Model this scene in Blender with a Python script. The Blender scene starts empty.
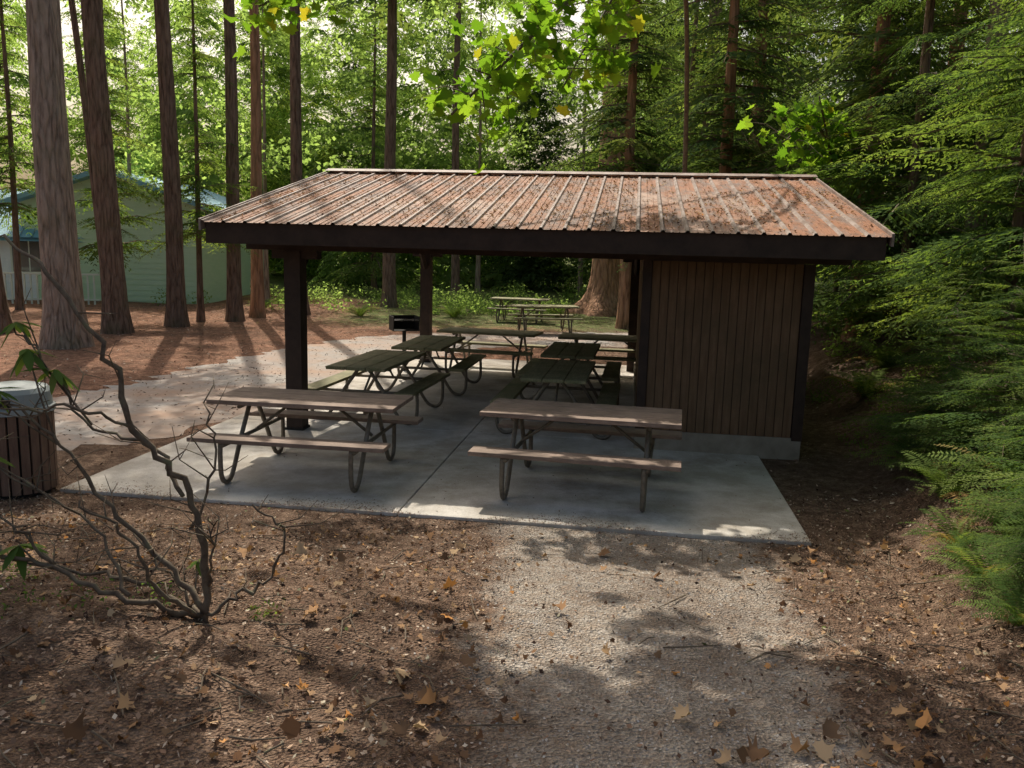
import bpy, math, random
import numpy as np
from mathutils import Vector, Matrix
R=np.random.default_rng(7); random.seed(7)
S=bpy.context.scene; COL=S.collection
# ------------------------------------------------------------ materials
def newmat(name):
    m=bpy.data.materials.new(name); m.use_nodes=True
    nt=m.node_tree; nt.nodes.clear()
    o=nt.nodes.new('ShaderNodeOutputMaterial'); b=nt.nodes.new('ShaderNodeBsdfPrincipled')
    nt.links.new(b.outputs[0],o.inputs[0]); return m,nt,b,o
def N(nt,t,**k):
    n=nt.nodes.new(t)
    for a,v in k.items():
        if a in n.inputs.keys(): n.inputs[a].default_value=v
        else: setattr(n,a,v)
    return n
def ramp(nt,src,stops):
    r=nt.nodes.new('ShaderNodeValToRGB'); e=r.color_ramp.elements
    while len(e)<len(stops): e.new(0.5)
    for i,(p,c) in enumerate(stops):
        e[i].position=p; e[i].color=(c[0],c[1],c[2],1) if not np.isscalar(c) else (c,c,c,1)
    nt.links.new(src,r.inputs[0]); return r
def coords(nt,scale=(1,1,1)):
    tc=nt.nodes.new('ShaderNodeTexCoord'); mp=nt.nodes.new('ShaderNodeMapping'); mp.inputs['Scale'].default_value=scale
    nt.links.new(tc.outputs['Object'],mp.inputs[0]); return mp.outputs[0]
def noise(nt,vec,scale,detail=6,rough=.6):
    n=N(nt,'ShaderNodeTexNoise',Scale=scale,Detail=detail,Roughness=rough); nt.links.new(vec,n.inputs['Vector']); return n.outputs['Fac']
def mix(nt,f,a,b,mode='MIX'):
    m=nt.nodes.new('ShaderNodeMix'); m.data_type='RGBA'; m.blend_type=mode
    for i,v in ((0,f),(6,a),(7,b)):
        if hasattr(v,'links'): nt.links.new(v,m.inputs[i])
        else: m.inputs[i].default_value=v if i==0 else (*v,1)
    return m.outputs[2]
def bump(nt,h,b,strength=.5,dist=.02):
    n=N(nt,'ShaderNodeBump',Strength=strength,Distance=dist); nt.links.new(h,n.inputs['Height']); nt.links.new(n.outputs[0],b.inputs['Normal'])
def simple(name,stops,scale=8,vs=(1,1,1),rough=.8,metal=0,bs=.3,bd=.01,spec=.3,big=None):
    m,nt,b,o=newmat(name); v=coords(nt,vs); f=noise(nt,v,scale)
    r=ramp(nt,f,stops); c=r.outputs[0]
    if big:
        f2=noise(nt,coords(nt),big[0],7,.7); r2=ramp(nt,f2,[(.42,0.),(.64,1.)]); c=mix(nt,r2.outputs[0],c,big[1])
    nt.links.new(c,b.inputs['Base Color']); b.inputs['Roughness'].default_value=rough; b.inputs['Metallic'].default_value=metal
    b.inputs['Specular IOR Level'].default_value=spec
    bump(nt,f,b,bs,bd); return m
def leaf_mat(name,stops,trans=.45,tint=(1.5,1.5,.7)):
    m,nt,b,o=newmat(name); a=nt.nodes.new('ShaderNodeAttribute'); a.attribute_name='rnd'
    c=ramp(nt,a.outputs['Fac'],stops).outputs[0]
    nt.nodes.remove(b); b=nt.nodes.new('ShaderNodeBsdfDiffuse'); nt.links.new(c,b.inputs[0])
    if trans>0:
        t=nt.nodes.new('ShaderNodeBsdfTranslucent'); tc=mix(nt,1.0,c,tint,'MULTIPLY'); nt.links.new(tc,t.inputs[0])
        ms=nt.nodes.new('ShaderNodeMixShader'); ms.inputs[0].default_value=trans
        nt.links.new(b.outputs[0],ms.inputs[1]); nt.links.new(t.outputs[0],ms.inputs[2]); nt.links.new(ms.outputs[0],o.inputs[0])
    else: nt.links.new(b.outputs[0],o.inputs[0])
    return m
def bark_mat(name,c1,c2,sc=9):
    m,nt,b,o=newmat(name); v=coords(nt,(1,1,.16)); vo=N(nt,'ShaderNodeTexVoronoi',Scale=sc,feature='DISTANCE_TO_EDGE')
    n1=noise(nt,v,sc*1.2,7,.7)
    ad=N(nt,'ShaderNodeVectorMath',operation='MULTIPLY_ADD'); ad.inputs[1].default_value=(.25,.25,.25)
    nn=N(nt,'ShaderNodeTexNoise',Scale=3.); nt.links.new(v,nn.inputs['Vector']); nt.links.new(nn.outputs['Color'],ad.inputs[0]); nt.links.new(v,ad.inputs[2]); nt.links.new(ad.outputs[0],vo.inputs['Vector'])
    r=ramp(nt,vo.outputs['Distance'],[(0,.0),(.22,1.)]); c=mix(nt,r.outputs[0],tuple(x*.35 for x in c1),c1)
    r1=ramp(nt,n1,[(.35,0.),(.7,1.)]); c=mix(nt,r1.outputs[0],c,c2)
    f3=noise(nt,coords(nt),.9,3); r3=ramp(nt,f3,[(.5,0.),(.75,.5)]); c=mix(nt,r3.outputs[0],c,(.12,.13,.06))
    nt.links.new(c,b.inputs['Base Color']); b.inputs['Roughness'].default_value=.95; b.inputs['Specular IOR Level'].default_value=.1
    h=mix(nt,.5,r.outputs[0],n1); bump(nt,h,b,.9,.05); return m
M={}
# concrete with fine grit and brown staining
m,nt,b,o=newmat('concrete'); v=coords(nt)
c=ramp(nt,noise(nt,v,3),[(.3,(.50,.465,.41)),(.5,(.60,.565,.51)),(.75,(.68,.645,.59))]).outputs[0]
c=mix(nt,ramp(nt,noise(nt,v,1.1,8,.72),[(.42,0.),(.6,.9)]).outputs[0],c,(.40,.355,.295))
c=mix(nt,ramp(nt,noise(nt,v,.7,8,.75),[(.52,0.),(.64,.7)]).outputs[0],c,(.30,.255,.20))
c=mix(nt,1.0,c,ramp(nt,noise(nt,v,70,4,.7),[(.3,.78),(.7,1.08)]).outputs[0],'MULTIPLY')
nt.links.new(c,b.inputs['Base Color']); b.inputs['Roughness'].default_value=.92; b.inputs['Specular IOR Level'].default_value=.2; bump(nt,noise(nt,v,60,4),b,.25,.006); M['concrete']=m
M['asphalt']=simple('asphalt_worn',[(.3,(.24,.22,.195)),(.6,(.34,.31,.28)),(.8,(.44,.385,.33))],14,rough=.95,big=(.6,(.35,.24,.175)))
M['dark']=simple('dark_brown_paint',[(.3,(.028,.017,.012)),(.7,(.058,.035,.025))],6,rough=.6,bs=.2)
M['soffit']=simple('soffit_wood',[(.3,(.05,.03,.02)),(.7,(.10,.06,.04))],5,vs=(1,8,1),rough=.8)
M['siding']=simple('brown_siding',[(.3,(.125,.07,.036)),(.5,(.165,.096,.052)),(.7,(.21,.126,.07))],7,vs=(3,3,.35),rough=.75,bs=.3,big=(1.2,(.12,.076,.04)))
M['bark']=bark_mat('fir_bark',(.29,.21,.16),(.46,.37,.30))
M['barkd']=bark_mat('dark_bark',(.17,.11,.08),(.29,.21,.16),11)
M['barkr']=bark_mat('red_bark',(.36,.19,.11),(.52,.31,.20),7)
M['steel']=simple('table_frame_steel',[(.3,(.12,.10,.075)),(.6,(.20,.17,.13)),(.8,(.24,.15,.09))],25,rough=.5,metal=.2)
M['twig']=simple('twig_bark',[(.3,(.07,.05,.035)),(.55,(.15,.115,.08)),(.75,(.15,.155,.08))],18,rough=.9)
M['iron']=simple('grill_iron',[(.3,(.02,.02,.02)),(.7,(.05,.045,.04))],20,rough=.6,metal=.6)
M['cap']=simple('bin_cap_plastic',[(.3,(.24,.28,.28)),(.7,(.33,.36,.355))],6,rough=.6,bs=.05)
M['slat']=simple('bin_slats',[(.3,(.12,.07,.05)),(.7,(.21,.13,.09))],8,vs=(3,3,.5),rough=.8)
M['sage']=simple('sage_siding',[(.3,(.48,.68,.47)),(.7,(.55,.73,.53))],2,vs=(1,1,6),rough=.8,bs=.4)
M['pale']=simple('pale_siding',[(.3,(.72,.80,.84)),(.7,(.80,.86,.88))],2,vs=(1,1,6),rough=.8)
M['blueroof']=simple('blue_metal_roof',[(.3,(.15,.34,.44)),(.7,(.22,.42,.52))],2,rough=.6,metal=.0)
M['trim']=simple('pale_trim',[(.3,(.62,.70,.62)),(.7,(.68,.75,.67))],4,rough=.6)
M['glass']=simple('window_glass',[(.3,(.06,.08,.08)),(.7,(.12,.14,.14))],2,rough=.08,bs=0,spec=.8)
M['wood1']=simple('weathered_wood',[(.3,(.17,.115,.088)),(.5,(.28,.20,.155)),(.7,(.40,.30,.24))],5,vs=(1.2,22,6),rough=.75,bs=.5,bd=.004,big=(2.2,(.18,.13,.10)))
M['wood2']=simple('mossy_wood',[(.3,(.15,.13,.07)),(.5,(.26,.235,.125)),(.7,(.38,.33,.20))],5,vs=(1.2,22,6),rough=.75,bs=.5,bd=.004,big=(2.2,(.15,.15,.07)))
m,nt,b,o=newmat('brown_metal_roof'); v=coords(nt)
f=noise(nt,coords(nt,(2.2,.8,1)),1.6,8,.72); f2=noise(nt,v,30,4)
c=mix(nt,ramp(nt,f2,[(.3,0.),(.7,1.)]).outputs[0],(.15,.105,.088),(.24,.18,.155))
c=mix(nt,ramp(nt,f,[(.42,0.),(.54,.92)]).outputs[0],c,(.30,.135,.07))
f4=noise(nt,coords(nt,(1,.5,1)),.9,6,.7); c=mix(nt,ramp(nt,f4,[(.53,0.),(.63,.7)]).outputs[0],c,(.44,.33,.27))
f5=noise(nt,coords(nt,(1.5,1,1)),5,6,.75); c=mix(nt,ramp(nt,f5,[(.5,0.),(.62,.6)]).outputs[0],c,(.12,.065,.042))
nt.links.new(c,b.inputs['Base Color']); b.inputs['Roughness'].default_value=.75; b.inputs['Specular IOR Level'].default_value=.2; bump(nt,f2,b,.15,.01); M['roof']=m
m,nt,b,o=newmat('roof_rib_metal'); f=noise(nt,coords(nt),6,6); nt.links.new(ramp(nt,f,[(.38,(.18,.125,.10)),(.65,(.33,.27,.24))]).outputs[0],b.inputs['Base Color']); b.inputs['Roughness'].default_value=.65; b.inputs['Specular IOR Level'].default_value=.25; M['rib']=m
m,nt,b,o=newmat('forest_floor'); v=coords(nt)
def attr(nm):
    a=nt.nodes.new('ShaderNodeAttribute'); a.attribute_name=nm; return a.outputs['Fac']
n_big=noise(nt,v,1.3,6,.65); n_mid=noise(nt,v,9,8,.75); n_fine=noise(nt,v,55,6,.7)
duff=ramp(nt,n_mid,[(.25,(.065,.04,.028)),(.45,(.17,.108,.073)),(.58,(.29,.195,.135)),(.75,(.47,.35,.26))]).outputs[0]
duff=mix(nt,1.0,duff,ramp(nt,n_fine,[(.3,.4),(.68,1.4)]).outputs[0],'MULTIPLY')
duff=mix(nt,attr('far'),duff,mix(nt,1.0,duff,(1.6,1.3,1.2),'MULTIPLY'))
vo=N(nt,'ShaderNodeTexVoronoi',Scale=70.); nt.links.new(v,vo.inputs['Vector'])
grav=ramp(nt,vo.outputs['Color'],[(0,(.25,.21,.17)),(.5,(.43,.375,.315)),(1,(.60,.54,.475))]).outputs[0]
grav=mix(nt,ramp(nt,n_mid,[(.45,0.),(.62,.7)]).outputs[0],grav,(.36,.265,.19))
def masked(a):
    mm=N(nt,'ShaderNodeMath',operation='ADD'); nt.links.new(a,mm.inputs[0])
    nb_=noise(nt,v,3.2,8,.75)
    s=N(nt,'ShaderNodeMath',operation='MULTIPLY_ADD'); nt.links.new(nb_,s.inputs[0]); s.inputs[1].default_value=2.0; s.inputs[2].default_value=-1.0
    nt.links.new(s.outputs[0],mm.inputs[1]); return ramp(nt,mm.outputs[0],[(.3,0.),(.75,1.)]).outputs[0]
c=mix(nt,masked(attr('path')),duff,grav)
grass=ramp(nt,n_mid,[(.3,(.09,.13,.035)),(.55,(.17,.22,.07)),(.75,(.34,.34,.15))]).outputs[0]
c=mix(nt,masked(attr('grass')),c,grass)
c=mix(nt,ramp(nt,n_big,[(.38,.5),(.6,0.)]).outputs[0],c,(.10,.065,.047))
nt.links.new(c,b.inputs['Base Color']); b.inputs['Roughness'].default_value=.95; b.inputs['Specular IOR Level'].default_value=.1
h=mix(nt,.5,n_mid,vo.outputs['Distance']); bump(nt,h,b,1,.05); M['ground']=m
M['lf_fir']=leaf_mat('fir_needles',[(0,(.045,.08,.035)),(.5,(.085,.13,.05)),(1,(.15,.19,.07))],.4,(2.0,2.0,.85))
M['lf_hem']=leaf_mat('hemlock_needles',[(0,(.055,.10,.04)),(.5,(.10,.155,.05)),(1,(.18,.23,.075))],.44,(2.1,2.1,.85))
M['lf_lite']=leaf_mat('light_foliage',[(0,(.11,.165,.06)),(.5,(.165,.23,.08)),(1,(.24,.31,.12))],.55,(2.5,2.6,1.5))
M['lf_maple']=leaf_mat('maple_leaves',[(0,(.06,.13,.02)),(.5,(.095,.18,.03)),(.97,(.14,.22,.04)),(1,(.3,.25,.04))],.6,(2.2,2.2,.7))
M['lf_fern']=leaf_mat('fern_fronds',[(0,(.07,.125,.035)),(.5,(.12,.18,.05)),(.85,(.17,.23,.07)),(1,(.34,.21,.10))],.4)
M['litter']=leaf_mat('dry_litter',[(0,(.04,.026,.02)),(.3,(.12,.07,.048)),(.55,(.25,.155,.105)),(.8,(.41,.29,.205)),(.96,(.55,.47,.37)),(1,(.12,.15,.04))],.0)
M['dryleaf']=leaf_mat('dry_maple_leaf',[(0,(.13,.07,.04)),(.5,(.33,.20,.11)),(.85,(.50,.36,.22)),(1,(.5,.22,.06))],.15,(1,1,.8))
M['pebble']=leaf_mat('pebbles',[(0,(.18,.15,.125)),(.6,(.38,.34,.30)),(1,(.56,.53,.49))],.0)
# ------------------------------------------------------------ mesh helpers
def npmesh(name,V,k,mat,rnd=None):
    V=np.ascontiguousarray(V,dtype=np.float32).reshape(-1,3); n=len(V)//k
    me=bpy.data.meshes.new(name); me.vertices.add(len(V)); me.vertices.foreach_set('co',V.ravel())
    me.loops.add(len(V)); me.loops.foreach_set('vertex_index',np.arange(len(V),dtype=np.int32))
    me.polygons.add(n); me.polygons.foreach_set('loop_start',np.arange(0,len(V),k,dtype=np.int32))
    me.update(calc_edges=True)
    if rnd is None: rnd=R.random(n)
    a=me.attributes.new('rnd','FLOAT','POINT'); a.data.foreach_set('value',np.repeat(rnd,k).astype(np.float32))
    me.materials.append(mat); return me
class Acc:
    def __init__(s): s.v=[]; s.f=[]
    def add(s,v,f):
        o=len(s.v); s.v+= [tuple(p) for p in v]; s.f+=[tuple(i+o for i in q) for q in f]
    def box(s,x0,x1,y0,y1,z0,z1):
        s.add([(x,y,z) for z in (z0,z1) for y in (y0,y1) for x in (x0,x1)],[(0,2,3,1),(4,5,7,6),(0,1,5,4),(2,6,7,3),(0,4,6,2),(1,3,7,5)])
    def tube(s,P,r,n=8,cap=True):
        P=[Vector(p) for p in P]; m=len(P)
        if np.isscalar(r): r=[r]*m
        V=[];F=[]; up=None
        for i in range(m):
            t=(P[min(i+1,m-1)]-P[max(i-1,0)]).normalized()
            if up is None: up=Vector((0,0,1)) if abs(t.z)<.9 else Vector((1,0,0))
            a=t.cross(up)
            if a.length<1e-4: a=t.cross(Vector((0,1,.1)))
            a.normalize(); bb=t.cross(a).normalized()
            for j in range(n):
                w=2*math.pi*j/n; V.append(P[i]+a*math.cos(w)*r[i]+bb*math.sin(w)*r[i])
        for i in range(m-1):
            for j in range(n):
                j2=(j+1)%n; F.append((i*n+j,i*n+j2,(i+1)*n+j2,(i+1)*n+j))
        if cap: F.append(tuple(range(n))[::-1]); F.append(tuple((m-1)*n+j for j in range(n)))
        s.add(V,F)
    def mesh(s,name,mat,smooth=False):
        me=bpy.data.meshes.new(name); me.from_pydata(s.v,[],s.f); me.materials.append(mat)
        if smooth:
            for p in me.polygons: p.use_smooth=True
        me.update(); return me
def obj(name,me,parent=None,loc=(0,0,0),rot=(0,0,0),sc=1):
    o=bpy.data.objects.new(name,me); COL.objects.link(o); o.location=loc; o.rotation_euler=rot
    o.scale=(sc,)*3 if np.isscalar(sc) else sc
    if parent: o.parent=parent
    return o
def empty(name,loc=(0,0,0),rz=0,sc=1):
    return obj(name,None,None,loc,(0,0,rz),sc)
def bez(P,n=8):
    P=[Vector(p) for p in P]; Q=[P[0]*2-P[1]]+P+[P[-1]*2-P[-2]]; out=[]
    for i in range(1,len(Q)-2):
        for k in range(n):
            t=k/n; a,b_,c_,d=Q[i-1],Q[i],Q[i+1],Q[i+2]
            out.append(.5*((2*b_)+(c_-a)*t+(2*a-5*b_+4*c_-d)*t*t+(3*b_-a-3*c_+d)*t**3))
    out.append(P[-1]); return out
# ------------------------------------------------------------ terrain
def sm(x): x=np.clip(x,0,1); return x*x*(3-2*x)
def bumps(X,Y):
    return (np.sin(X*2.1+1.3*np.sin(Y*1.7))*np.sin(Y*2.6+X)+.6*np.sin(X*5.3+2+Y*1.1)*np.sin(Y*4.7-X*2)+.4*np.sin(X*11+Y*3)*np.sin(Y*13-X*4)+.25*np.sin(X*23-Y*9)*np.sin(Y*19+X*7))/1.9
def pathm(X,Y):
    c=.66+.07*(Y-2.5)+.05*np.sin(Y*1.3); w=.62+.11*np.clip(Y-2.5,0,4); return sm((w+.5-np.abs(X-c))/.9)*sm((6.9-Y)/.3)
def gz(X,Y):
    X=np.asarray(X,float); Y=np.asarray(Y,float)
    d=np.clip(6.55-.141*X-Y,0,None)
    z=-.03+.115*np.minimum(d,7.)*sm(d/1.2)
    pm=pathm(X,Y)
    z=z+.16*np.exp(-((X+2.1)**2/1.6+(Y-3.7)**2/1.3))-.03*pm*sm(d)
    x0=1.5+.19*np.clip(Y,0,16)+.45*sm((Y-6.5)/2.5); u=np.clip(X-x0,0,None)
    z=z+1.5*(1-np.exp(-u/3.0))*sm(u/1.0)
    amp=.006+.05*sm(d/1.5)*(1-.8*pm)+.05*sm(u/.8)+.05*sm((Y-24)/8)
    z=z+amp*bumps(X,Y)
    return z+.025*np.clip(Y-34,0,60)
xs=np.concatenate([-np.geomspace(300,9,36)[:-1],np.arange(-9,7.01,.07),np.geomspace(7.1,300,40)])
ys=np.concatenate([-np.geomspace(60,1,10),np.arange(-.5,1.2,.3),np.arange(1.2,10,.07),np.arange(10,30,.35),np.geomspace(30.5,400,30)])
GX,GY=np.meshgrid(xs,ys); GZ=gz(GX,GY); nx,ny=len(xs),len(ys)
me=bpy.data.meshes.new('ground')
idx=np.arange(nx*ny).reshape(ny,nx); F=np.stack([idx[:-1,:-1],idx[:-1,1:],idx[1:,1:],idx[1:,:-1]],-1).reshape(-1)
me.vertices.add(nx*ny); me.vertices.foreach_set('co',np.stack([GX,GY,GZ],-1).astype(np.float32).ravel())
me.loops.add(len(F)); me.loops.foreach_set('vertex_index',F.astype(np.int32)); me.polygons.add(len(F)//4)
me.polygons.foreach_set('loop_start',np.arange(0,len(F),4,dtype=np.int32)); me.polygons.foreach_set('use_smooth',np.ones(len(F)//4,dtype=bool)); me.update(calc_edges=True)
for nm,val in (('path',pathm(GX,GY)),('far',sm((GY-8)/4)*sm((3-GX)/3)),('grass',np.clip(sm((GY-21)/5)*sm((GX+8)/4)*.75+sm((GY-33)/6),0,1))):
    a=me.attributes.new(nm,'FLOAT','POINT'); a.data.foreach_set('value',val.astype(np.float32).ravel())
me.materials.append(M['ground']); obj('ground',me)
cp=bez([(-14,8.2,0),(-9,8.9,0),(-6.3,9.6,0),(-4.6,12.2,0),(-3.6,16.5,0),(-1.8,20.3,0),(2.5,21.8,0),(9,22.5,0)],24)
V=[];F=[]
for i,p in enumerate(cp):
    t=(cp[min(i+1,len(cp)-1)]-cp[max(i-1,0)]).normalized(); n=Vector((-t.y,t.x,0)); w=1.7
    for k in range(9):
        s=(k/8-.5)*2; j=random.uniform(-.2,.2) if abs(s)>.99 else 0
        q=p+n*(s*(w+j)); V.append((q.x,q.y,-.012-.014*(abs(s)>.9)))
for i in range(len(cp)-1):
    for k in range(8): F.append((i*9+k,(i+1)*9+k,(i+1)*9+k+1,i*9+k+1))
me=bpy.data.meshes.new('asphalt_path'); me.from_pydata(V,[],F); me.materials.append(M['asphalt']); obj('asphalt_path',me)
# ------------------------------------------------------------ pavilion
PA=-math.radians(8.05); P0=Vector((-2.62,9.95,0))
def W(a,b,z=0): 
    return Vector((P0.x+a*math.cos(PA)-b*math.sin(PA),P0.y+a*math.sin(PA)+b*math.cos(PA),z))
sl=empty('concrete_slab',P0,PA)
A=Acc(); g=.005; SX=5.5
ax=[-1.05,2.1,SX]; by=[-2.92,.35,3.6,7.2]
for i in range(2):
    for j in range(3): A.box(ax[i]+g,ax[i+1]-g,by[j]+g,by[j+1]-g,-.2,0)
o=obj('slab_panels',A.mesh('slab_panels',M['concrete']),sl); bv=o.modifiers.new('b','BEVEL'); bv.width=.01; bv.segments=2
A=Acc(); A.box(-1.04,SX-.01,-2.9,7.19,-.2,-.02); obj('slab_core',A.mesh('slab_core',M['dark']),sl)
pv=empty('picnic_shelter',P0,PA)
A=Acc()
for a,b_ in ((0,0),(0,6.4),(4.05,6.4)):
    A.box(a-.1,a+.1,b_-.1,b_+.1,0,2.16)
    A.box(a-.26,a+.30,b_-.075,b_+.075,2.06,2.158)
    for s in (-1,1):
        A.tube([(a,b_+ (0.1 if b_<1 else -.1),1.85),(a,b_+(.42 if b_<1 else -.42),2.17)],.05,4)
obj('posts',A.mesh('posts',M['dark']),pv)
A=Acc(); A.box(-.116,.116,-.116,.116,.001,.03); A.box(-.116,.116,6.284,6.516,.001,.03); obj('post_bases',A.mesh('post_bases',M['iron']),pv)
EA0,EA1,EB0,EB1,RB=-.72,6.45,-.75,7.15,3.2; ZE,ZR=2.46,3.35
def rz(b_): return ZE+(ZR-ZE)*(1-abs(b_-RB)/(RB-EB0))
A=Acc(); A.box(EA0+.15,EA1-.15,-.09,.09,2.16,2.42); A.box(EA0+.15,EA1-.15,6.31,6.49,2.16,2.42)
A.box(EA0+.1,EA1-.1,RB-.07,RB+.07,2.98,3.24)
for a in (0.,4.17,5.8):
    A.box(a-.06,a+.06,.09,6.31,2.2,2.4)
    A.box(a-.05,a+.05,RB-.06,RB+.06,2.4,2.98)
obj('beams',A.mesh('beams',M['dark']),pv)
A=Acc()
def sl_box(A,a0,a1,b0,b1,t0,t1):
    V=[(a,b_,rz(b_)+t) for t in (t0,t1) for b_ in (b0,b1) for a in (a0,a1)]
    A.add(V,[(0,2,3,1),(4,5,7,6),(0,1,5,4),(2,6,7,3),(0,4,6,2),(1,3,7,5)])
for i in range(12):
    a=EA0+.2+i*(EA1-EA0-.4)/11
    sl_box(A,a-.025,a+.025,EB0+.05,RB-.001,-.17,-.05); sl_box(A,a-.025,a+.025,RB+.001,EB1-.05,-.17,-.05)
obj('rafters',A.mesh('rafters',M['dark']),pv)
A=Acc(); sl_box(A,EA0+.05,EA1-.05,EB0+.04,RB,-.048,-.012); sl_box(A,EA0+.05,EA1-.05,RB,EB1-.04,-.048,-.012)
obj('roof_deck',A.mesh('roof_deck',M['soffit']),pv)
A=Acc(); A.box(EA0,EA1,EB0,EB0+.038,ZE-.24,ZE-.015); A.box(EA0,EA1,EB1-.038,EB1,ZE-.24,ZE-.015)
for a0,a1 in ((EA0,EA0+.04),(EA1-.04,EA1)):
    sl_box(A,a0,a1,EB0+.04,RB-.001,-.225,-.014); sl_box(A,a0,a1,RB+.001,EB1-.04,-.225,-.014)
obj('fascia',A.mesh('fascia',M['dark']),pv)
prof=[]; n=29; w=(EA1+.04-(EA0-.04))/n
for i in range(n):
    a=EA0-.04+i*w
    prof+=[(a,0),(a+.014,.022),(a+.038,.022),(a+.052,0),(a+w*.48,0),(a+w*.50,.007),(a+w*.53,.007),(a+w*.55,0),(a+w*.74,0),(a+w*.76,.007),(a+w*.79,.007),(a+w*.81,0)]
prof.append((EA1+.04,0))
bl=[EB0-.05,.6,1.9,RB,4.6,6,EB1+.05]; A=Acc()
V=[(a,b_,rz(b_)+z) for b_ in bl for a,z in prof]; k=len(prof)
A.add(V,[(j*k+i,j*k+i+1,(j+1)*k+i+1,(j+1)*k+i) for j in range(len(bl)-1) for i in range(k-1)])
me=A.mesh('metal_roof',M['roof']); me.materials.append(M['rib'])
for p in me.polygons:
    if p.index%(k-1)%12 in (0,1,2): p.material_index=1
obj('metal_roof',me,pv)
A=Acc()
A.add([(EA0-.06,RB-.16,ZR+.012),(EA1+.06,RB-.16,ZR+.012),(EA1+.06,RB,ZR+.06),(EA0-.06,RB,ZR+.06),(EA0-.06,RB+.16,ZR+.012),(EA1+.06,RB+.16,ZR+.012)],[(0,1,2,3),(3,2,5,4)])
for a0 in (EA0-.055,EA1+.03):
    sl_box(A,a0,a0+.025,EB0-.05,RB-.161,-.09,.035)
obj('ridge_cap',A.mesh('ridge_cap',M['rib']),pv)
A=Acc(); SA0,SA1,SB1=4.10,5.93,6.4
A.box(SA0-.01,SA1+.01,-.03,SB1+.03,-.15,.22); obj('shed_foundation',A.mesh('shed_foundation',simple('old_foundation',[(.3,(.22,.19,.145)),(.7,(.34,.30,.24))],5,rough=.9)),pv)
A=Acc(); A.box(SA0+.03,SA1-.03,.01,SB1-.01,.22,2.155); obj('shed_core',A.mesh('shed_core',M['dark']),pv)
A=Acc(); nb=17; w=(SA1-SA0-.2)/nb
for i in range(nb): 
    a=SA0+.1+i*w; A.box(a+.004,a+w-.004,-.012,.01,.2,2.155); A.box(a+.004,a+w-.004,SB1-.01,SB1+.012,.2,2.155)
nb=58; w=(SB1)/nb
for i in range(nb):
    b_=i*w; A.box(SA0+.008,SA0+.03,b_+.004,b_+w-.004,.2,2.155); A.box(SA1-.03,SA1-.008,b_+.004,b_+w-.004,.2,2.155)
obj('shed_siding',A.mesh('shed_siding',M['siding']),pv)
A=Acc()
for a0,a1 in ((SA0-.004,SA0+.095),(SA1-.095,SA1+.02)):
    A.box(a0,a1,-.035,.008,.19,2.158); A.box(a0,a1,SB1-.008,SB1+.03,.19,2.158)
obj('shed_trim',A.mesh('shed_trim',M['dark']),pv)
def quads(P,size,up=1.0,asp=.5,rng=R):
    n=len(P); nn=rng.normal(0,1,(n,3)); nn[:,2]=np.abs(nn[:,2])*.6+up; nn/=np.linalg.norm(nn,axis=1)[:,None]
    t=np.cross(nn,rng.normal(0,1,(n,3))); t/=np.linalg.norm(t,axis=1)[:,None]; b_=np.cross(nn,t)
    s=(size if not np.isscalar(size) else np.full(n,size))[:,None]
    return np.stack([P-t*s*.5,P+b_*s*asp*.5,P+t*s*.5,P-b_*s*asp*.5],1)
n=8500; cl=R.uniform([EA0,EB0],[EA1,RB],(70,2)); pk=cl[R.integers(0,70,n)]+R.normal(0,[.3,.45],(n,2)); ok=(pk[:,0]>EA0)&(pk[:,0]<EA1)&(pk[:,1]>EB0)&(pk[:,1]<RB); pk=pk[ok]
zz=ZE+(ZR-ZE)*(1-np.abs(pk[:,1]-RB)/(RB-EB0))+.014
obj('roof_litter',npmesh('roof_litter',quads(np.c_[pk,zz],R.uniform(.02,.06,len(pk)),2.5,.4),4,M['dryleaf']),pv)
# ------------------------------------------------------------ picnic tables
def table_meshes(wood):
    A=Acc()
    for k in range(3): A.box(-.915,.915,-.385+k*.26,-.385+k*.26+.25,.71,.752)
    top=A.mesh('table_top',wood)
    A=Acc()
    for y in (-.74,.50): A.box(-.93,.93,y,y+.24,.42,.46)
    ben=A.mesh('benches',wood)
    A=Acc()
    for x in (-.62,.62):
        for s in (-1,1):
            A.tube(bez([(x,s*.70,.415),(x,s*.71,.30),(x,s*.70,.12),(x,s*.64,.035),(x,s*.55,.03),(x,s*.46,.10),(x,s*.30,.36),(x,s*.12,.62),(x,s*.06,.70)],4),.023,8)
            A.tube([(x-.001,s*.30,.695),(x-.001,s*.02,.695)],.02,6)
        A.tube([(x+.03,-.72,.398),(x+.03,.72,.398)],.02,8)
        A.tube([(x+.02,-.36,.692),(x+.02,.36,.692)],.018,6)
        sx=-1 if x>0 else 1
        A.tube([(x+sx*.02,0,.40),(x+sx*.42,0,.70)],.016,6)
    fr=A.mesh('frame',M['steel'],True)
    return top,ben,fr
TM1=table_meshes(M['wood1']); TM2=table_meshes(M['wood2'])
TB=[(.68,7.68,-11.5,1),(-1.95,8.0,-7.5,1),(-1.78,11.0,80,2),(-1.32,13.2,82,2),(-.42,15.2,-14,2),(.62,10.45,81,2),(.92,12.7,81,2),(1.75,14.7,-9,2),(.85,22.9,8,2),(.2,26.5,-10,2)]
for x,y,r,k in TB:
    e=empty('picnic_table',(x,y,float(0 if y<18 else (-.01 if y<24 else gz(x,y)))),math.radians(r))
    for m_,nm in zip(TM1 if k==1 else TM2,('table_top','benches','frame')):
        o=obj(nm,m_,e)
        if nm!='frame': bv=o.modifiers.new('b','BEVEL'); bv.width=.006; bv.segments=2
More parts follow.
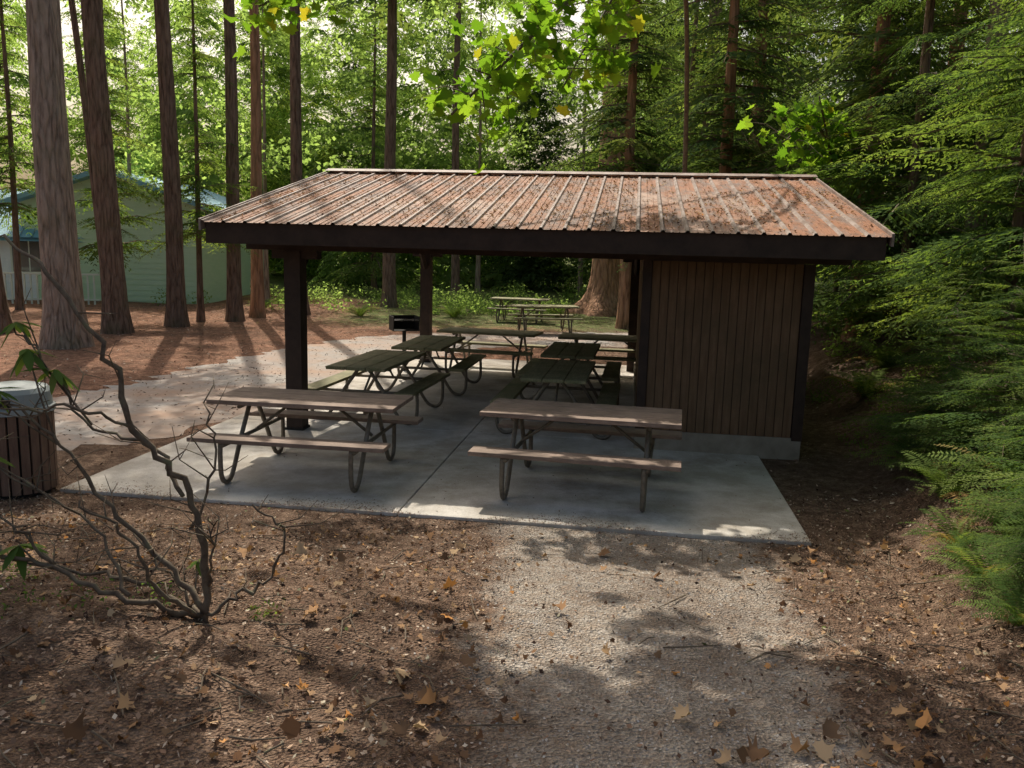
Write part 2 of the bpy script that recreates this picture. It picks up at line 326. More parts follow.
# ------------------------------------------------------------ grill
e=empty('barbecue_grill',W(-.08,5.1,0),math.radians(20))
A=Acc(); A.tube([(0,0,0),(0,0,.74)],.035,10); obj('post',A.mesh('post',M['iron']),e)
A=Acc(); A.box(-.24,.24,-.2,.2,.74,.755); A.box(-.24,-.228,-.2,.2,.756,1.0); A.box(.228,.24,-.2,.2,.756,1.0); A.box(-.227,.227,.19,.2,.756,1.0)
obj('firebox',A.mesh('firebox',M['iron']),e)
A=Acc()
for i in range(12): A.tube([(-.22+i*.04,-.24,.93),(-.22+i*.04,.18,.93)],.006,5)
A.tube([(-.24,-.24,.93),(.24,-.24,.93)],.008,5); A.tube([(-.1,-.24,.93),(-.1,-.36,.95)],.01,5); A.tube([(.1,-.24,.93),(.1,-.36,.95)],.01,5)
obj('grate',A.mesh('grate',M['iron']),e)
# ------------------------------------------------------------ trash can
e=empty('trash_can',(-4.40,7.2,-.03),0)
A=Acc()
for i in range(22):
    w=2*math.pi*i/22; c_,s_=math.cos(w),math.sin(w); r=.275
    V=[]
    for z in (.04,.74):
        for t,rr in ((-.033,r),(.033,r),(.033,r+.022),(-.033,r+.022)):
            V.append((c_*rr-s_*t,s_*rr+c_*t,z))
    A.add(V,[(3,2,1,0),(4,5,6,7),(0,1,5,4),(1,2,6,5),(2,3,7,6),(3,0,4,7)])
obj('slats',A.mesh('slats',M['slat']),e)
A=Acc(); A.tube([(0,0,0),(0,0,.72)],.26,28); A.tube([(0,0,.10),(0,0,.13)],.273,28); A.tube([(0,0,.6),(0,0,.63)],.273,28)
obj('liner',A.mesh('liner',M['iron']),e)
A=Acc(); A.tube([(0,0,.742),(0,0,.79),(0,0,.80),(0,0,.92),(0,0,.96),(0,0,.985),(0,0,.99)],[.315,.315,.295,.29,.26,.16,.05],32)
obj('lid',A.mesh('lid',M['cap'],False),e)
A=Acc(); A.box(-.12,.12,-.302,-.2,.82,.89); obj('lid_opening',A.mesh('lid_opening',M['iron']),e)
# ------------------------------------------------------------ houses
def house(x,y,rz_,w,d,h,rh,wall,name):
    e=empty(name,(x,y,0),rz_)
    A=Acc(); A.box(-w/2,w/2,0,d,-.3,h)
    A.add([(-w/2,0,h),(-w/2,d,h),(-w/2,d/2,h+rh),(w/2,0,h),(w/2,d,h),(w/2,d/2,h+rh)],[(0,1,2),(3,5,4)])
    k=int(h/.2)
    for i in range(k):
        A.box(-w/2-.015,w/2+.015,-.02,0.0,i*.2+.02,i*.2+.19); A.box(w/2+.0,w/2+.02,.001,d,i*.2+.02,i*.2+.19)
    obj('walls',A.mesh('walls',wall),e)
    A=Acc()
    for s in (0,1):
        y0,y1=(-.5,d/2) if s==0 else (d+.5,d/2); z0=h-.5*rh/(d/2)
        nseg=int((w+1)/.4)
        for i in range(nseg):
            xa=-w/2-.5+i*(w+1)/nseg; xb=xa+(w+1)/nseg
            A.add([(xa,y0,z0+.03),(xb-.05,y0,z0+.03),(xb-.05,y1,h+rh+.03),(xa,y1,h+rh+.03)],[(0,1,2,3)])
            A.add([(xb-.05,y0,z0+.08),(xb,y0,z0+.08),(xb,y1,h+rh+.08),(xb-.05,y1,h+rh+.08)],[(0,1,2,3)])
        A.add([(-w/2-.5,y0,z0-.1),(w/2+.5,y0,z0-.1),(w/2+.5,y1,h+rh-.1),(-w/2-.5,y1,h+rh-.1)],[(0,1,2,3)])
        A.add([(w/2+.5,y0,z0-.1),(w/2+.5,y1,h+rh-.1),(w/2+.5,y1,h+rh+.08),(w/2+.5,y0,z0+.08)],[(0,1,2,3)])
    obj('roof',A.mesh('roof',M['blueroof']),e)
    A=Acc(); G=Acc(); D=Acc()
    for xx in np.arange(-w/2+1.3,w/2-1,2.6):
        A.box(xx-.07,xx+1.17,-.06,-.022,.93,2.27); G.box(xx,xx+1.1,-.075,-.062,1.0,2.2); A.box(xx+.53,xx+.57,-.085,-.076,1.0,2.2)
    yy=.8
    A.box(w/2+.022,w/2+.06,yy-.07,yy+1.17,.93,2.27); G.box(w/2+.062,w/2+.075,yy,yy+1.1,1.0,2.2); A.box(w/2+.076,w/2+.085,yy+.53,yy+.57,1.0,2.2)
    A.box(-w/2-.02,-w/2+.1,-.06,-.022,0,h); A.box(w/2-.1,w/2+.03,-.06,-.022,0,h); A.box(w/2+.022,w/2+.06,d-.1,d+.02,0,h)
    D.box(w/2-1.2,w/2-.3,-.08,-.03,0,2.05)
    obj('trim',A.mesh('trim',M['trim']),e); obj('windows',G.mesh('windows',M['glass']),e); obj('door',D.mesh('door',M['dark']),e)
house(-17.9,34.5,math.radians(-90),8,6.4,3.6,1.1,M['sage'],'green_house')
house(-18.6,30.2,math.radians(15),7,5,2.5,1.5,M['pale'],'pale_house')
e=empty('deck_railing',(-17.2,28,0),math.radians(10)); A=Acc()
for i in range(30): A.box(-3+i*.2,-3+i*.2+.05,0,.05,0,1.0)
A.box(-3.05,3,-.02,.07,1.0,1.06); A.box(-3.05,3,-.02,.07,.15,.19); obj('rails',A.mesh('rails',M['trim']),e)
# ------------------------------------------------------------ foliage
def bough(L,nt_,nl,seed,droop=.35,wid=.42,lf=.30,fat=.34):
    r=np.random.default_rng(seed); out=[]
    for i in range(nt_):
        s=.08+.9*i/(nt_-1)
        for side in (-1,1):
            ss=min(1,s+r.uniform(-.02,.02)); P=np.array([ss*L,0,L*(.12*ss-droop*ss*ss)])
            tl=L*wid*((1-ss)**.75+.10)*r.uniform(.7,1.15)*min(1,.45+ss*3); ang=math.radians(r.uniform(42,62))
            d=np.array([math.cos(ang),side*math.sin(ang),-.12-r.uniform(0,.3)]); d/=np.linalg.norm(d)
            k=(np.arange(nl)+.4)/nl
            q=P+d*tl*k[:,None]; q[:,2]-=tl*.28*k*k
            for sd in (-1,1):
                a2=sd*math.radians(38); dx=d[0]*math.cos(a2)-d[1]*math.sin(a2); dy=d[0]*math.sin(a2)+d[1]*math.cos(a2)
                ld=np.tile([dx,dy,d[2]-.15],(nl,1))+r.normal(0,.12,(nl,3)); ld/=np.linalg.norm(ld,axis=1)[:,None]
                ll=(tl*lf*(1.1-.7*k)*r.uniform(.7,1.25,nl))[:,None]
                pr=np.cross(ld,[0,0,1.])+r.normal(0,.35,(nl,3)); pr/=np.linalg.norm(pr,axis=1)[:,None]
                out.append(np.stack([q,q+ld*ll*.45+pr*ll*fat*.5,q+ld*ll,q+ld*ll*.45-pr*ll*fat*.5],1))
    return np.concatenate(out)
def rotm(az,el,roll):
    return np.array(Matrix.Rotation(az,3,'Z')@Matrix.Rotation(-el,3,'Y')@Matrix.Rotation(roll,3,'X'))
def crown(name,c0,H,Rm,n,bs,mat,seed,pw=.8,wood=None):
    r=np.random.default_rng(seed); parts=[]; rn=[]; A=Acc()
    for i in range(n):
        f=r.random()**1.15; h=c0+(H-c0)*f; L=Rm*((1-f)**pw+.06)*r.uniform(.55,1.15); az=r.uniform(0,2*math.pi)
        bq=bs[r.integers(len(bs))]; el=r.uniform(-.25,.25); m_=rotm(az,el,r.uniform(-.4,.4))
        q=(bq*L)@m_.T+np.array([0,0,h]); parts.append(q); rn.append(np.clip(r.normal(.5,.22)+r.normal(0,.13,len(q)),0,1))
        if wood:
            pts=[Vector((m_@np.array([s*L,0,L*(.12*s-.35*s*s)])).tolist())+Vector((0,0,h)) for s in (0,.4,.95)]
            A.tube(pts,[.008+.010*L,.005+.006*L,.003],3,False)
    return npmesh(name,np.concatenate(parts),4,mat,np.concatenate(rn)),(A.mesh(name+'_limbs',wood) if wood else None)
B_lo=[bough(1,8,4,s,.38,.5,.38,.42) for s in range(4)]
B_mid=[bough(1,12,5,s+10,.36,.44,.30,.36) for s in range(4)]
B_hi=[bough(1,20,7,s+20,.32,.40,.22,.32) for s in range(5)]
C_fir=[crown('fir_crown',11,27,3.2,70,B_lo,M['lf_fir'],s) for s in (1,2,3)]
C_hem=[crown('hemlock_crown',1.2,15,2.8,105,B_mid,M['lf_hem'],s,wood=M['barkd']) for s in (4,5)]
C_lit=[crown('light_crown',.3,11,3.4,100,B_lo,M['lf_lite'],s,pw=.5) for s in (6,7,8)]
C_ced=[crown('cedar_crown',.5,14,3.2,150,B_mid,M['lf_fir'],s,wood=M['barkd'],pw=.7) for s in (9,10)]
C_near=[crown('near_crown',.5,11,3.3,110,B_hi,M['lf_hem'],s,wood=M['twig'],pw=.7) for s in (11,12)]
def alder_crown(seed):
    r=np.random.default_rng(seed); nc=24; c=np.c_[r.normal(0,1.5,nc),r.normal(0,1.5,nc),r.uniform(3.5,12,nc)]; rad=r.uniform(.6,1.3,nc); n=3200
    k=r.integers(0,nc,n); d=r.normal(0,1,(n,3)); d/=np.linalg.norm(d,axis=1)[:,None]; d*=r.random((n,1))**.5; d[:,2]*=.55
    cv=r.random(nc); return npmesh('alder_crown',quads(c[k]+d*rad[k][:,None],.17*r.uniform(.6,1.4,n),.5,.7,r),4,M['lf_lite'],np.clip(cv[k]*.6+r.random(n)*.45,0,1)),None
C_ald=[alder_crown(s) for s in (1,2)]
def trunk_mesh(r0,H,lean,seed,mat,flare=.5):
    r=np.random.default_rng(seed); n=28; V=[];F=[]; hs=np.concatenate([np.linspace(-.4,2,9),np.linspace(2.6,H,22)]); ph=r.uniform(0,6,4)
    fr=r.uniform(.94,1.06,n)
    for h in hs:
        hh=max(h,0); rad=r0*(1-.8*hh/H)*(1+flare*math.exp(-hh/.45))
        cx=lean[0]*hh+.05*math.sin(hh*.35+ph[0]); cy=lean[1]*hh+.05*math.sin(hh*.3+ph[1])
        for j in range(n):
            w=2*math.pi*j/n; lob=1+.10*flare*2*math.exp(-hh/.5)*math.sin(w*5+ph[2])+.03*math.sin(w*3+hh*.8+ph[3])
            q=rad*lob*fr[j]*r.uniform(.975,1.025); V.append((cx+q*math.cos(w),cy+q*math.sin(w),h))
    for i in range(len(hs)-1):
        for j in range(n): F.append((i*n+j,i*n+(j+1)%n,(i+1)*n+(j+1)%n,(i+1)*n+j))
    me=bpy.data.meshes.new('trunk'); me.from_pydata(V,[],F); me.materials.append(mat)
    for p in me.polygons: p.use_smooth=True
    return me
tc=[0]
def tree(name,x,y,r0,H,mat,cr,csc=1,lean=(0,0),flare=.5,cz=0):
    tc[0]+=1; z=float(gz(x,y)); e=empty(name,(x,y,z))
    obj('trunk',trunk_mesh(r0,H,lean,tc[0],mat,flare),e)
    if cr:
        zo=(lean[0]*8,lean[1]*8,cz); rr=(0,0,tc[0]*1.7)
        obj('crown',cr[0],e,zo,rr,csc)
        if cr[1]: obj('limbs',cr[1],e,zo,rr,csc)
    return e
FB=[( -9.45,17.4,.37,27,'bark',0,(-.008,0)),(-9.8,20.2,.28,27,'barkd',None,(-.01,0)),(-9.1,22.2,.235,26,'barkd',2,(.0,0)),
(-8.15,24.2,.20,26,'barkd',None,(.004,0)),(-7.85,25.6,.19,25,'barkr',None,(-.004,0)),(-6.95,27,.21,26,'barkd',None,(-.004,0)),(-4.7,31.5,.24,27,'barkd',0,(.0,0)),
(-2.6,36,.18,26,'barkd',None,(0,0)),(-12.2,19.5,.25,27,'barkd',1,(-.07,0)),(3.45,31,.62,30,'barkr',None,(0,0)),
(7.5,13.9,.17,22,'bark',2,(.0,0)),(8,36,.35,28,'barkd',None,(0,0)),(-10.35,21.4,.11,18,'barkd',None,(-.09,0))]
for x,y,r0,H,mt,c_,ln in FB:
    tree('douglas_fir',x,y,r0,H,M[mt],C_fir[c_] if c_ is not None else None,1.0 if r0<.6 else 1.15,ln,.45 if r0<.6 else 1.3)
for i,(x,y,s,cz) in enumerate([(-8.9,23.6,.62,1.6),(-10.9,22.6,.62,1.3),(-6.4,38,.9,0),(-15.5,26,.75,2.2),(-22,26,1,0),(6.2,31,1,1.5)]):
    tree('hemlock_tree',x,y,.14*s,15*s+cz,M['barkd'],C_hem[i%2],s,cz=cz)
for i,(x,y,s,cz) in enumerate([(5.0,20.5,.95,2.3),(8,19,1.1,1),(3.3,25.0,.95,4.0),(10.5,16.5,1.1,0),(11,22,1.2,0),(7.2,26,1.2,2),(6.9,16.6,.9,1.2)]):
    tree('cedar_tree',x,y,.2*s,14*s+cz,M['barkr'],C_ced[i%2],s,cz=cz)
for i,(x,y,s) in enumerate([(-9.5,32,1.0),(-14.2,31,1.0),(-1.8,40,1.2),(-19.5,27,1.1),(-5.8,39,1.2),(3.0,39,1.2),(9.5,31,1.2)]):
    tree('alder_tree',x,y,.10*s,12*s,M['bark'],C_ald[i%2],(s,s,s*1.05),flare=.3)
for i,(x,y,s,r0,cz) in enumerate([(7.0,10.5,1.0,.13,0),(6.7,14.4,.95,.12,0),(9.2,12.6,1.1,.16,0),(8.4,8.0,1.0,.13,0),(5.45,9.1,.60,.07,.9)]):
    tree('hemlock_tree',x,y,r0,11*s+cz,M['barkd'],C_near[i%2],s,cz=cz)
for x,y,s in [(4.5,6.3,.22),(4.1,7.7,.17),(5.4,7.8,.26),(4.5,4.6,.2),(3.7,5.4,.16),(5.2,5.6,.22),(4.7,8.7,.2),(3.95,4.6,.14),(4.15,6.9,.18),(3.0,4.5,.09)]:
    z=float(gz(x,y)); e=empty('hemlock_sapling',(x,y,z)); obj('crown',C_near[0][0],e,(0,0,-.1),(0,0,x*3),(s*1.7,s*1.7,s)); obj('limbs',C_near[0][1],e,(0,0,-.1),(0,0,x*3),(s*1.7,s*1.7,s))
e=empty('distant_forest'); r=np.random.default_rng(3)
for i in range(70):
    y=r.uniform(42,72); x=r.uniform(-.75,.75)*y*1.05+r.uniform(-3,3); s=r.uniform(1.0,1.45); q=r.random(); c_=C_lit[i%3][0] if q<.6 else (C_ald[i%2][0] if q<.85 else C_hem[i%2][0])
    obj('tree_crown',c_,e,(x,y,float(gz(x,y))),(0,0,r.uniform(0,6)),(s,s,s*r.uniform(1.15,1.7)))
for i in range(22):
    x=-24+i*2.2+r.uniform(-.8,.8); y=r.uniform(44,52) if x<1 else r.uniform(37,46); s=r.uniform(1.25,1.6)
    if abs(x+.36*y)<2.5: continue
    obj('tree_crown',(C_hem if x<0 else C_ced)[i%2][0],e,(x,y,float(gz(x,y))),(0,0,r.uniform(0,6)),(s,s,s*1.1))
def cloud(C,rad,n,size,mat,name,rng,flat=.8,up=.6,asp=.5):
    k=rng.integers(0,len(C),n); d=rng.normal(0,1,(n,3)); d/=np.linalg.norm(d,axis=1)[:,None]; d*=rng.random((n,1))**.4
    d[:,2]*=flat; P=C[k]+d*rad[k][:,None]; cv=rng.random(len(C))
    return npmesh(name,quads(P,size*rng.uniform(.6,1.4,n),up,asp,rng),4,mat,np.clip(cv[k]*.7+rng.random(n)*.35,0,1))
r=np.random.default_rng(5)
n=130; cx=np.concatenate([r.uniform(-9,9,n),r.uniform(-30,-9,60),r.uniform(5,22,60)]); cy=np.concatenate([r.uniform(28,39,n),r.uniform(29,38,60),r.uniform(13,32,60)])
rad=r.uniform(.25,.8,len(cx)); C=np.c_[cx,cy,gz(cx,cy)+rad*.45]
kk=~((np.abs(cx-3.2)<1.6)&(cy<31)); C=C[kk]; rad=rad[kk]
obj('undergrowth',cloud(C,rad,26000,.12,M['lf_lite'],'undergrowth',r))
def frond(L,n,seed):
    r=np.random.default_rng(seed); s=(np.arange(n)+1)/n; el=1.15-1.5*s; x=np.cumsum(np.cos(el))/n; z=np.cumsum(np.sin(el))/n; P=np.c_[x,np.zeros(n),z]
    ll=.17*np.sin(np.pi*np.clip(s*.93+.05,0,1))**.6+.01; o=[]
    for sd in (-1,1):
        d=np.c_[np.full(n,.25),np.full(n,sd*1.),np.full(n,-.15)]+r.normal(0,.06,(n,3)); d/=np.linalg.norm(d,axis=1)[:,None]
        t=np.c_[np.cos(el),0*s,np.sin(el)]; l=ll[:,None]; o.append(np.stack([P,P+d*l*.35+t*.013,P+d*l,P+d*l*.35-t*.013],1))
    return np.concatenate(o)*L
FR=[frond(1,26,s) for s in range(3)]
def fern(seed):
    r=np.random.default_rng(seed); o=[]; rn=[]
    for i in range(22):
        q=FR[i%3]*r.uniform(.6,1.0)@rotm(i*2.4+r.uniform(-.3,.3),r.uniform(-.25,.35),r.uniform(-.3,.3)).T; o.append(q); rn.append(np.full(len(q),r.random()))
    return npmesh('fern_fronds',np.concatenate(o),4,M['lf_fern'],np.concatenate(rn))
FM=[fern(s) for s in range(3)]
fl=[(3.8,5.9,.85),(4.4,5.2,.8),(3.35,4.6,.6),(5.0,6.8,.9),(4.3,7.2,.8),(5.4,5.8,.9),(3.6,6.6,.65),(5.8,8.3,.9),(4.9,9.4,.8),(3.1,3.7,.42),(5,11.5,.9),(6.5,9.4,.9),(5.9,13,.9),(4.7,8.4,.7),(3.4,5.3,.6),(4.0,4.4,.65),(3.7,3.9,.5),(4.6,3.6,.7),(3.9,7.6,.6),(4.2,8.3,.7),(2.75,4.15,.42),(3.0,4.95,.5),(3.25,5.75,.5),(2.95,3.2,.35),(-8.5,28,.9),(-5,27,.9),(-2,27.5,1),(1.5,28.5,1)]
for i,(x,y,s) in enumerate(fl):
    obj('sword_fern',FM[i%3],None,(x,y,float(gz(x,y))-.03),(0,0,i*1.9),s)
n=170; cx=r.uniform(2.8,9,n); cy=r.uniform(3.,13,n); k=cx>2.2+.2*cy; cx=cx[k];cy=cy[k]; rad=r.uniform(.1,.35,len(cx))
obj('huckleberry_shrubs',cloud(np.c_[cx,cy,gz(cx,cy)+rad*.5],rad,14000,.045,M['lf_hem'],'huckleberry_shrubs',r))
cx=np.array([-2.0,-1.75,-2.3,-1.2,-3.0,-2.6,-3.3]); cy=np.array([3.7,3.9,3.6,3.9,4.6,4.2,3.9]); rad=np.array([.16,.13,.15,.10,.13,.13,.13])
obj('groundcover_sprouts',cloud(np.c_[cx,cy,gz(cx,cy)+.02],rad,800,.022,M['lf_hem'],'groundcover_sprouts',r))
# ------------------------------------------------------------ maples
_h=[(.07,-.27),(.34,-.40),(.35,-.20),(.60,-.02),(.40,.08),(.50,.34),(.27,.26),(.16,.42)]
LP=np.array([(0,-.36)]+_h+[(0,.66)]+[(-x,y) for x,y in _h[::-1]]); KL=len(LP)
def mleaves(P,size,up,rng,curl=.0):
    n=len(P); nn=rng.normal(0,1,(n,3)); nn[:,2]=np.abs(nn[:,2])*.5+up; nn/=np.linalg.norm(nn,axis=1)[:,None]
    t=np.cross(nn,rng.normal(0,1,(n,3))); t/=np.linalg.norm(t,axis=1)[:,None]; b_=np.cross(nn,t); s=size[:,None,None]
    jit=1+rng.uniform(-.18,.18,(n,KL,1)); lp=LP[None]*jit
    dz=(np.abs(lp[...,0:1])**1.3)*curl*rng.uniform(-.2,1.2,(n,1,1))+(lp[...,1:2]**2)*curl*rng.uniform(-.8,.8,(n,1,1))
    return P[:,None,:]+(t[:,None,:]*lp[...,0:1]+b_[:,None,:]*lp[...,1:2]+nn[:,None,:]*dz)*s
def maple(name,x,y,limbs,seed,perk,leaf):
    z=float(gz(x,y)); e=empty(name,(x,y,z)); rr=np.random.default_rng(seed); A=Acc(); LPs=[]
    for pts,rad,nl,spread,lo in limbs:
        pts=[Vector(p)-Vector((x,y,z)) for p in pts]; c_=bez(pts,6); m_=len(c_)
        A.tube(c_,[rad*(1-.85*i/m_)+.004 for i in range(m_)],8)
        for q in range(nl):
            i=int(rr.uniform(lo,1)*(m_-1)); p=c_[i]; d=Vector(rr.normal(0,1,3).tolist()); d.z=d.z*.45; d.normalize(); L=spread*rr.uniform(.4,1)
            tw=[p,p+d*L*.5+Vector((0,0,.05*L)),p+d*L+Vector((0,0,-.15*L))]; A.tube(tw,[.008,.006,.003],4,False)
            for k in range(perk):
                f=rr.uniform(.3,1.05); b0=tw[1].lerp(tw[2],max(0,f*2-1)) if f>.5 else tw[0].lerp(tw[1],f*2)
                LPs.append(np.array(b0)+rr.normal(0,.10+.07*L,3)-[0,0,.05])
    obj('limbs',A.mesh('limbs',M['twig'],True),e)
    P=np.array(LPs); obj('leaves',npmesh('leaves',mleaves(P,leaf*rr.uniform(.6,1.2,len(P)),.7,rr,.5),KL,M['lf_maple']),e)
maple('added_shade_maple',5.6,2.6,[([(5.6,2.6,.6),(5.2,3.4,3.6),(4.0,5,6.2),(2.0,7,8),(-1,8.6,9)],.16,65,1.5,.35),  # unseen tree right of frame, added so its crown dapples the foreground
 ([(5.2,3.4,3.6),(4.2,4.6,5.2),(2.4,6.2,6.4),(.2,7.6,6.8),(-2.0,8.8,7.0)],.10,52,1.3,.35),
 ([(5.2,3.4,3.6),(4.6,6,6.2),(3.4,8,7.4),(1.6,9.2,7.8)],.09,36,1.3,.35)],21,24,.25)
maple('added_shade_maple',-6.2,3.0,[([(-6.2,3,.3),(-6.0,4,3.5),(-5.0,6,6.4),(-3.4,7.6,8)],.15,54,1.5,.4),  # second unseen tree, added left of frame; limbs laid out for foreground shade
 ([(-6,3.8,3),(-5.4,5.4,5.2),(-4.6,7.2,6.4),(-3.9,9.2,7.0)],.09,50,1.4,.4),
 ([(-6,3.8,3),(-4.6,6,5.8),(-2.8,7.4,7.2),(-.8,9.0,8)],.09,42,1.3,.35)],22,24,.25)
maple('vine_maple',3.4,17.2,[([(3.4,17.2,0),(3.3,16.9,4.5),(2.6,14.5,7.0),(1.5,12,6.4),(.6,10.4,5.2),(-.1,9.4,4.3),(-.7,8.9,3.6)],.05,34,.8,.55),
 ([(2.6,14.5,7.0),(1.6,12,6.2),(.9,10.6,4.9),(.5,10.0,4.1)],.025,18,.7,.45),
 ([(2.6,14.5,7.0),(-.5,12.5,6.6),(-2.4,10.6,5.4),(-3.0,10.0,4.9)],.03,12,.6,.7)],23,8,.19)
maple('vine_maple',6.6,17,[([(6.6,17,.5),(6.2,16.4,3.5),(5.4,15.6,4.6),(4.6,15,4.2)],.05,26,1.0,.4),([(6.4,16.6,2.5),(5.8,15.8,4),(5.2,15,5.0)],.04,22,1.0,.4)],24,8,.2)
# ------------------------------------------------------------ foreground bare rhododendron
bx,by_=-1.47,3.8; e=empty('rhododendron_shrub',(bx,by_,float(gz(bx,by_))-.02)); A=Acc(); rr=np.random.default_rng(31)
BR=[([(0,0,0),(.01,.02,.37),(-.08,.0,.73),(-.26,-.08,1.0),(-.35,-.12,1.33),(-.6,-.1,1.7),(-.86,0,1.86)],.019),
([(0,0,.08),(-.26,.1,.32),(-.49,.12,.55),(-.72,.1,.87),(-.98,.05,1.12)],.014),
([(-.02,0,.06),(-.3,-.15,.2),(-.6,-.2,.36),(-.95,-.25,.50),(-1.3,-.3,.55)],.014),
([(0,0,.05),(.14,.1,.12),(.27,.15,.2),(.36,.12,.44),(.22,.1,.60)],.010),
([(-.02,0,.03),(-.4,.2,.14),(-.8,.3,.16),(-1.1,.3,.36)],.012),
([(-.06,.0,.66),(-.3,.15,.86),(-.6,.2,.95),(-.85,.25,1.25),(-1.0,.3,1.42)],.009),
([(-.05,.02,.5),(.02,.15,.8),(-.05,.25,1.05)],.006),
([(-.26,-.08,1.0),(-.45,-.2,1.12),(-.75,-.25,1.1),(-1.0,-.3,1.2)],.006),
([(.01,.02,.2),(.1,-.1,.42),(.07,-.15,.62)],.006),([(0,0,.05),(-.12,-.2,.25),(-.2,-.3,.55),(-.42,-.35,.75)],.010),
([(-.6,-.2,.36),(-.75,-.25,.6),(-.98,-.3,.72)],.006),([(-.3,-.15,.2),(-.5,.05,.42),(-.8,.1,.62),(-1.1,.1,.8)],.008),([(0,0,.04),(-.2,.2,.1),(-.5,.4,.3)],.009)]
for pts,rad in BR:
    c_=bez(pts,6); c_=[p+Vector(rr.normal(0,.011,3).tolist()) for p in c_]; m_=len(c_); A.tube(c_,[(rad*(1-.75*i/m_)+.002)*rr.uniform(.85,1.15) for i in range(m_)],7)
    for q in range(7):
        i=rr.integers(m_//4,m_); p=c_[i]; d=Vector(rr.normal(0,1,3).tolist()); d.z=abs(d.z)*.8; d.x-=.4; d.normalize(); L=rr.uniform(.08,.34)
        mid=p+d*L*.5+Vector(rr.normal(0,.03,3).tolist()); A.tube([p,mid,p+d*L],[.004,.003,.0015],5)
        if L>.2: A.tube([mid,mid+Vector(rr.normal(0,.07,3).tolist())],[.0025,.0012],4)
LC=[((-.78,.22,1.22),(-.6,.2,.95)),((-.9,.2,1.32),(-.72,.1,.87)),((-.98,.05,1.14),(-.72,.1,.87)),((-.76,-.2,.47),(-.6,-.2,.36)),((-.98,-.25,.52),(-.6,-.2,.36)),((-1.0,.3,1.44),(-.6,.2,.95)),((-1.1,.1,.82),(-.8,.1,.62)),((-.12,.25,.24),(-.1,.12,.1))]
for p,q in LC: A.tube([q,(Vector(p)+Vector(q))*.5+Vector((0,0,-.03)),p],[.006,.005,.003],5)
obj('branches',A.mesh('branches',M['twig'],True),e)
Q=[]
RL=np.array([(0,0),(.12,.25),(.15,.55),(.08,.85),(0,1.),(-.08,.85),(-.15,.55),(-.12,.25)])
for j,(p,_q) in enumerate(LC):
    for k in range(10):
        az=k*.68+rr.uniform(-.2,.2); el=rr.uniform(-1.0,.25); d=np.array([math.cos(az)*math.cos(el),math.sin(az)*math.cos(el),math.sin(el)]); sd=np.cross(d,[0,0,1.]); sd/=np.linalg.norm(sd); s=rr.uniform(.09,.17)*(.5 if j==7 else 1)
        Q.append(np.array(p)[None]+(sd[None]*RL[:,0:1]+d[None]*RL[:,1:2]-np.array([0,0,.25])[None]*RL[:,1:2]**2)*s)
obj('leaves',npmesh('leaves',np.array(Q),8,M['lf_fern'],rr.uniform(0,.85,len(Q))),e)
# ------------------------------------------------------------ litter
def inslab(X,Y,mg=0.0):
    dx=X-P0.x; dy=Y-P0.y; a=dx*math.cos(PA)+dy*math.sin(PA); b_=-dx*math.sin(PA)+dy*math.cos(PA); return (a>-1.05+mg)&(a<SX-mg)&(b_>-2.92+mg)&(b_<7.2)
r=np.random.default_rng(9)
X=r.uniform(-5,5,70000); Y=1.3+6.4*r.random(70000)**1.15; k=~inslab(X,Y,.01)&(r.random(70000)>pathm(X,Y)*.88); X=X[k];Y=Y[k]
sz=r.uniform(.01,.034,len(X)); obj('leaf_litter',npmesh('leaf_litter',quads(np.c_[X,Y,gz(X,Y)+.006+r.random(len(X))*.012],sz,1.3,r.choice([.12,.3,.7],len(X))[:,None],r),4,M['litter']))
X=r.uniform(-13,6,22000); Y=r.uniform(4.5,30,22000); k=(~inslab(X,Y,.05)&(Y>7))|(inslab(X,Y,.02)&(r.random(22000)<.16+.8*np.exp(-(Y-6.4)/.5))); X=X[k];Y=Y[k]
zz=np.where(inslab(X,Y),.003,gz(X,Y)+.022); szz=np.where(inslab(X,Y),r.uniform(.012,.034,len(X)),r.uniform(.025,.07,len(X)))
obj('needle_litter',npmesh('needle_litter',quads(np.c_[X,Y,zz],szz,2.2,.35,r),4,M['litter']))
X=r.uniform(-4.2,3,9000); Y=6.57-.141*X+np.abs(r.normal(0,.10,9000))*(1+.8*np.sin(X*3.1))-.03; k=inslab(X,Y,-.02); X=X[k];Y=Y[k]
obj('slab_edge_litter',npmesh('slab_edge_litter',quads(np.c_[X,Y,np.full(len(X),.003)],r.uniform(.008,.024,len(X)),2.6,.4,r),4,M['litter']))
X=r.uniform(-.8,3.2,14000); Y=1.3+5.3*r.random(14000); k=(~inslab(X,Y,-.02))&(r.random(14000)<pathm(X,Y)*.9+.05); X=X[k];Y=Y[k]
obj('gravel',npmesh('gravel',quads(np.c_[X,Y,gz(X,Y)+.005],r.uniform(.006,.018,len(X)),1.3,.8,r),4,M['pebble']))
cl=np.array([(1.15,2.7),(.95,2.95),(1.4,2.9),(-.3,3.1),(-.5,3.4),(1.8,3.2)]); n=60
p=np.concatenate([cl[r.integers(0,len(cl),42)]+r.normal(0,.15,(42,2)),r.uniform([-4,1.8],[3.5,6.2],(n,2))]); k=~inslab(p[:,0],p[:,1]); p=p[k]
sz=r.uniform(.035,.095,len(p))
p2=r.uniform([-4.5,1.4],[4.2,6.4],(3600,2)); k=~inslab(p2[:,0],p2[:,1],-.05)&(r.random(3600)>pathm(p2[:,0],p2[:,1])*.85); p2=p2[k]
p=np.concatenate([p,p2]); sz=np.concatenate([sz,r.uniform(.012,.045,len(p2))]); rn=np.concatenate([r.random(len(sz)-len(p2)),r.random(len(p2))**1.6])
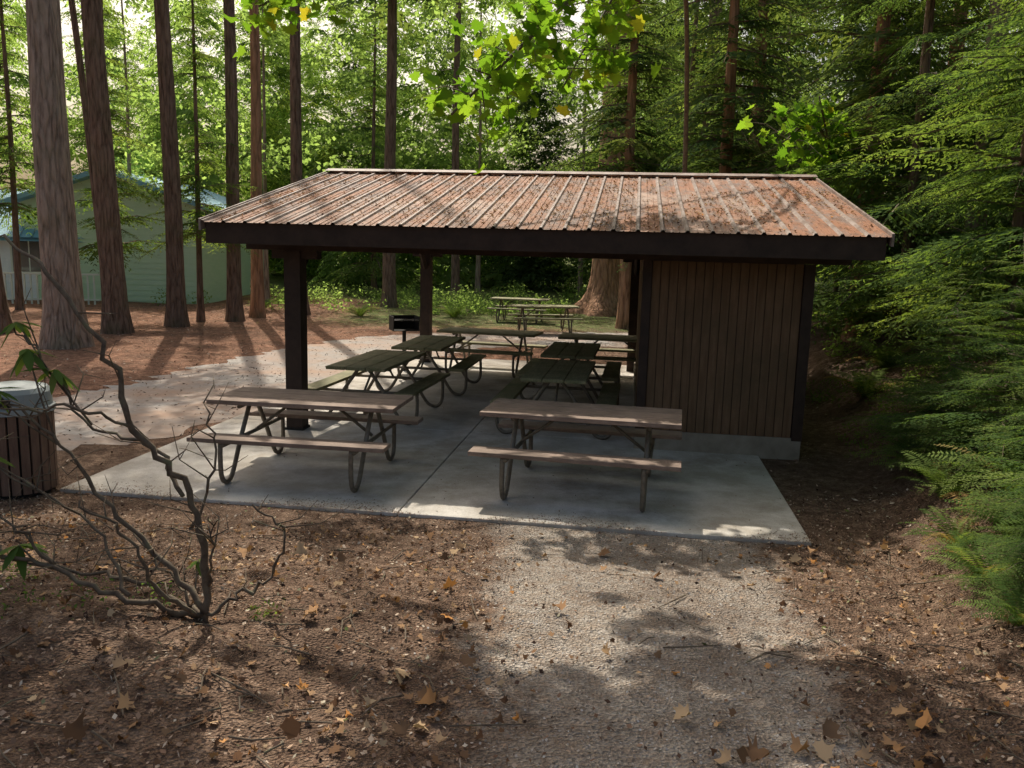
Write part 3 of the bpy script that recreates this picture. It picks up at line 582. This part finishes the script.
P=np.c_[p,gz(p[:,0],p[:,1])+.008+sz*.2]; obj('fallen_leaves',npmesh('fallen_leaves',mleaves(P,sz,1.4,r,1.4),KL,M['dryleaf'],rn))
A=Acc()
for i in range(520):
    x=r.uniform(-4,3.8); y=r.uniform(1.6,6.2)
    if inslab(np.array(x),np.array(y),-.3): continue
    if pathm(x,y)>.5 and r.random()<.85: continue
    w=r.uniform(0,6.3); L=r.uniform(.05,.38); x2,y2=x+math.cos(w)*L,y+math.sin(w)*L; xm,ym=(x+x2)/2+r.normal(0,.02),(y+y2)/2+r.normal(0,.02); t=r.uniform(.0015,.005)
    A.tube([(x,y,float(gz(x,y))+.012),(xm,ym,float(gz(xm,ym))+.022),(x2,y2,float(gz(x2,y2))+.012)],[t,t,t*.5],5)
obj('fallen_twigs',A.mesh('fallen_twigs',M['twig']))
A=Acc(); A.tube([(1.75,2.75,float(gz(1.75,2.75))+.02),(2.1,2.6,float(gz(2.1,2.6))+.02),(2.6,2.3,float(gz(2.6,2.3))+.02)],[.018,.024,.024],9); obj('fallen_branch',A.mesh('fallen_branch',M['barkd']))
# ------------------------------------------------------------ light, world, camera
EL=math.radians(50); AZ=math.radians(-20)
sd=Vector((math.sin(AZ)*math.cos(EL),math.cos(AZ)*math.cos(EL),math.sin(EL)))
L=bpy.data.lights.new('sun','SUN'); L.energy=5; L.angle=math.radians(.5); L.color=(1,.93,.81)
o=bpy.data.objects.new('sun',L); COL.objects.link(o); o.rotation_euler=sd.to_track_quat('Z','Y').to_euler()
w=bpy.data.worlds.new('World'); S.world=w; w.use_nodes=True; nt=w.node_tree; bg=nt.nodes['Background']
sk=nt.nodes.new('ShaderNodeTexSky'); sk.sky_type='NISHITA'; sk.sun_disc=False; sk.sun_elevation=EL; sk.sun_rotation=AZ; sk.dust_density=8; sk.ozone_density=.5; sk.air_density=1.3
nt.links.new(sk.outputs[0],bg.inputs[0]); bg.inputs[1].default_value=.15
c=bpy.data.cameras.new('camera'); c.lens=29.1; c.sensor_width=36; c.clip_end=1500; co=bpy.data.objects.new('camera',c); COL.objects.link(co)
co.matrix_world=Matrix.Translation((0,0,2.23))@Matrix.Rotation(math.radians(90-9.19),4,'X')@Matrix.Rotation(math.radians(1.5),4,'Z'); S.camera=co
S.view_settings.view_transform='Standard'; S.view_settings.look='None'; S.view_settings.exposure=0
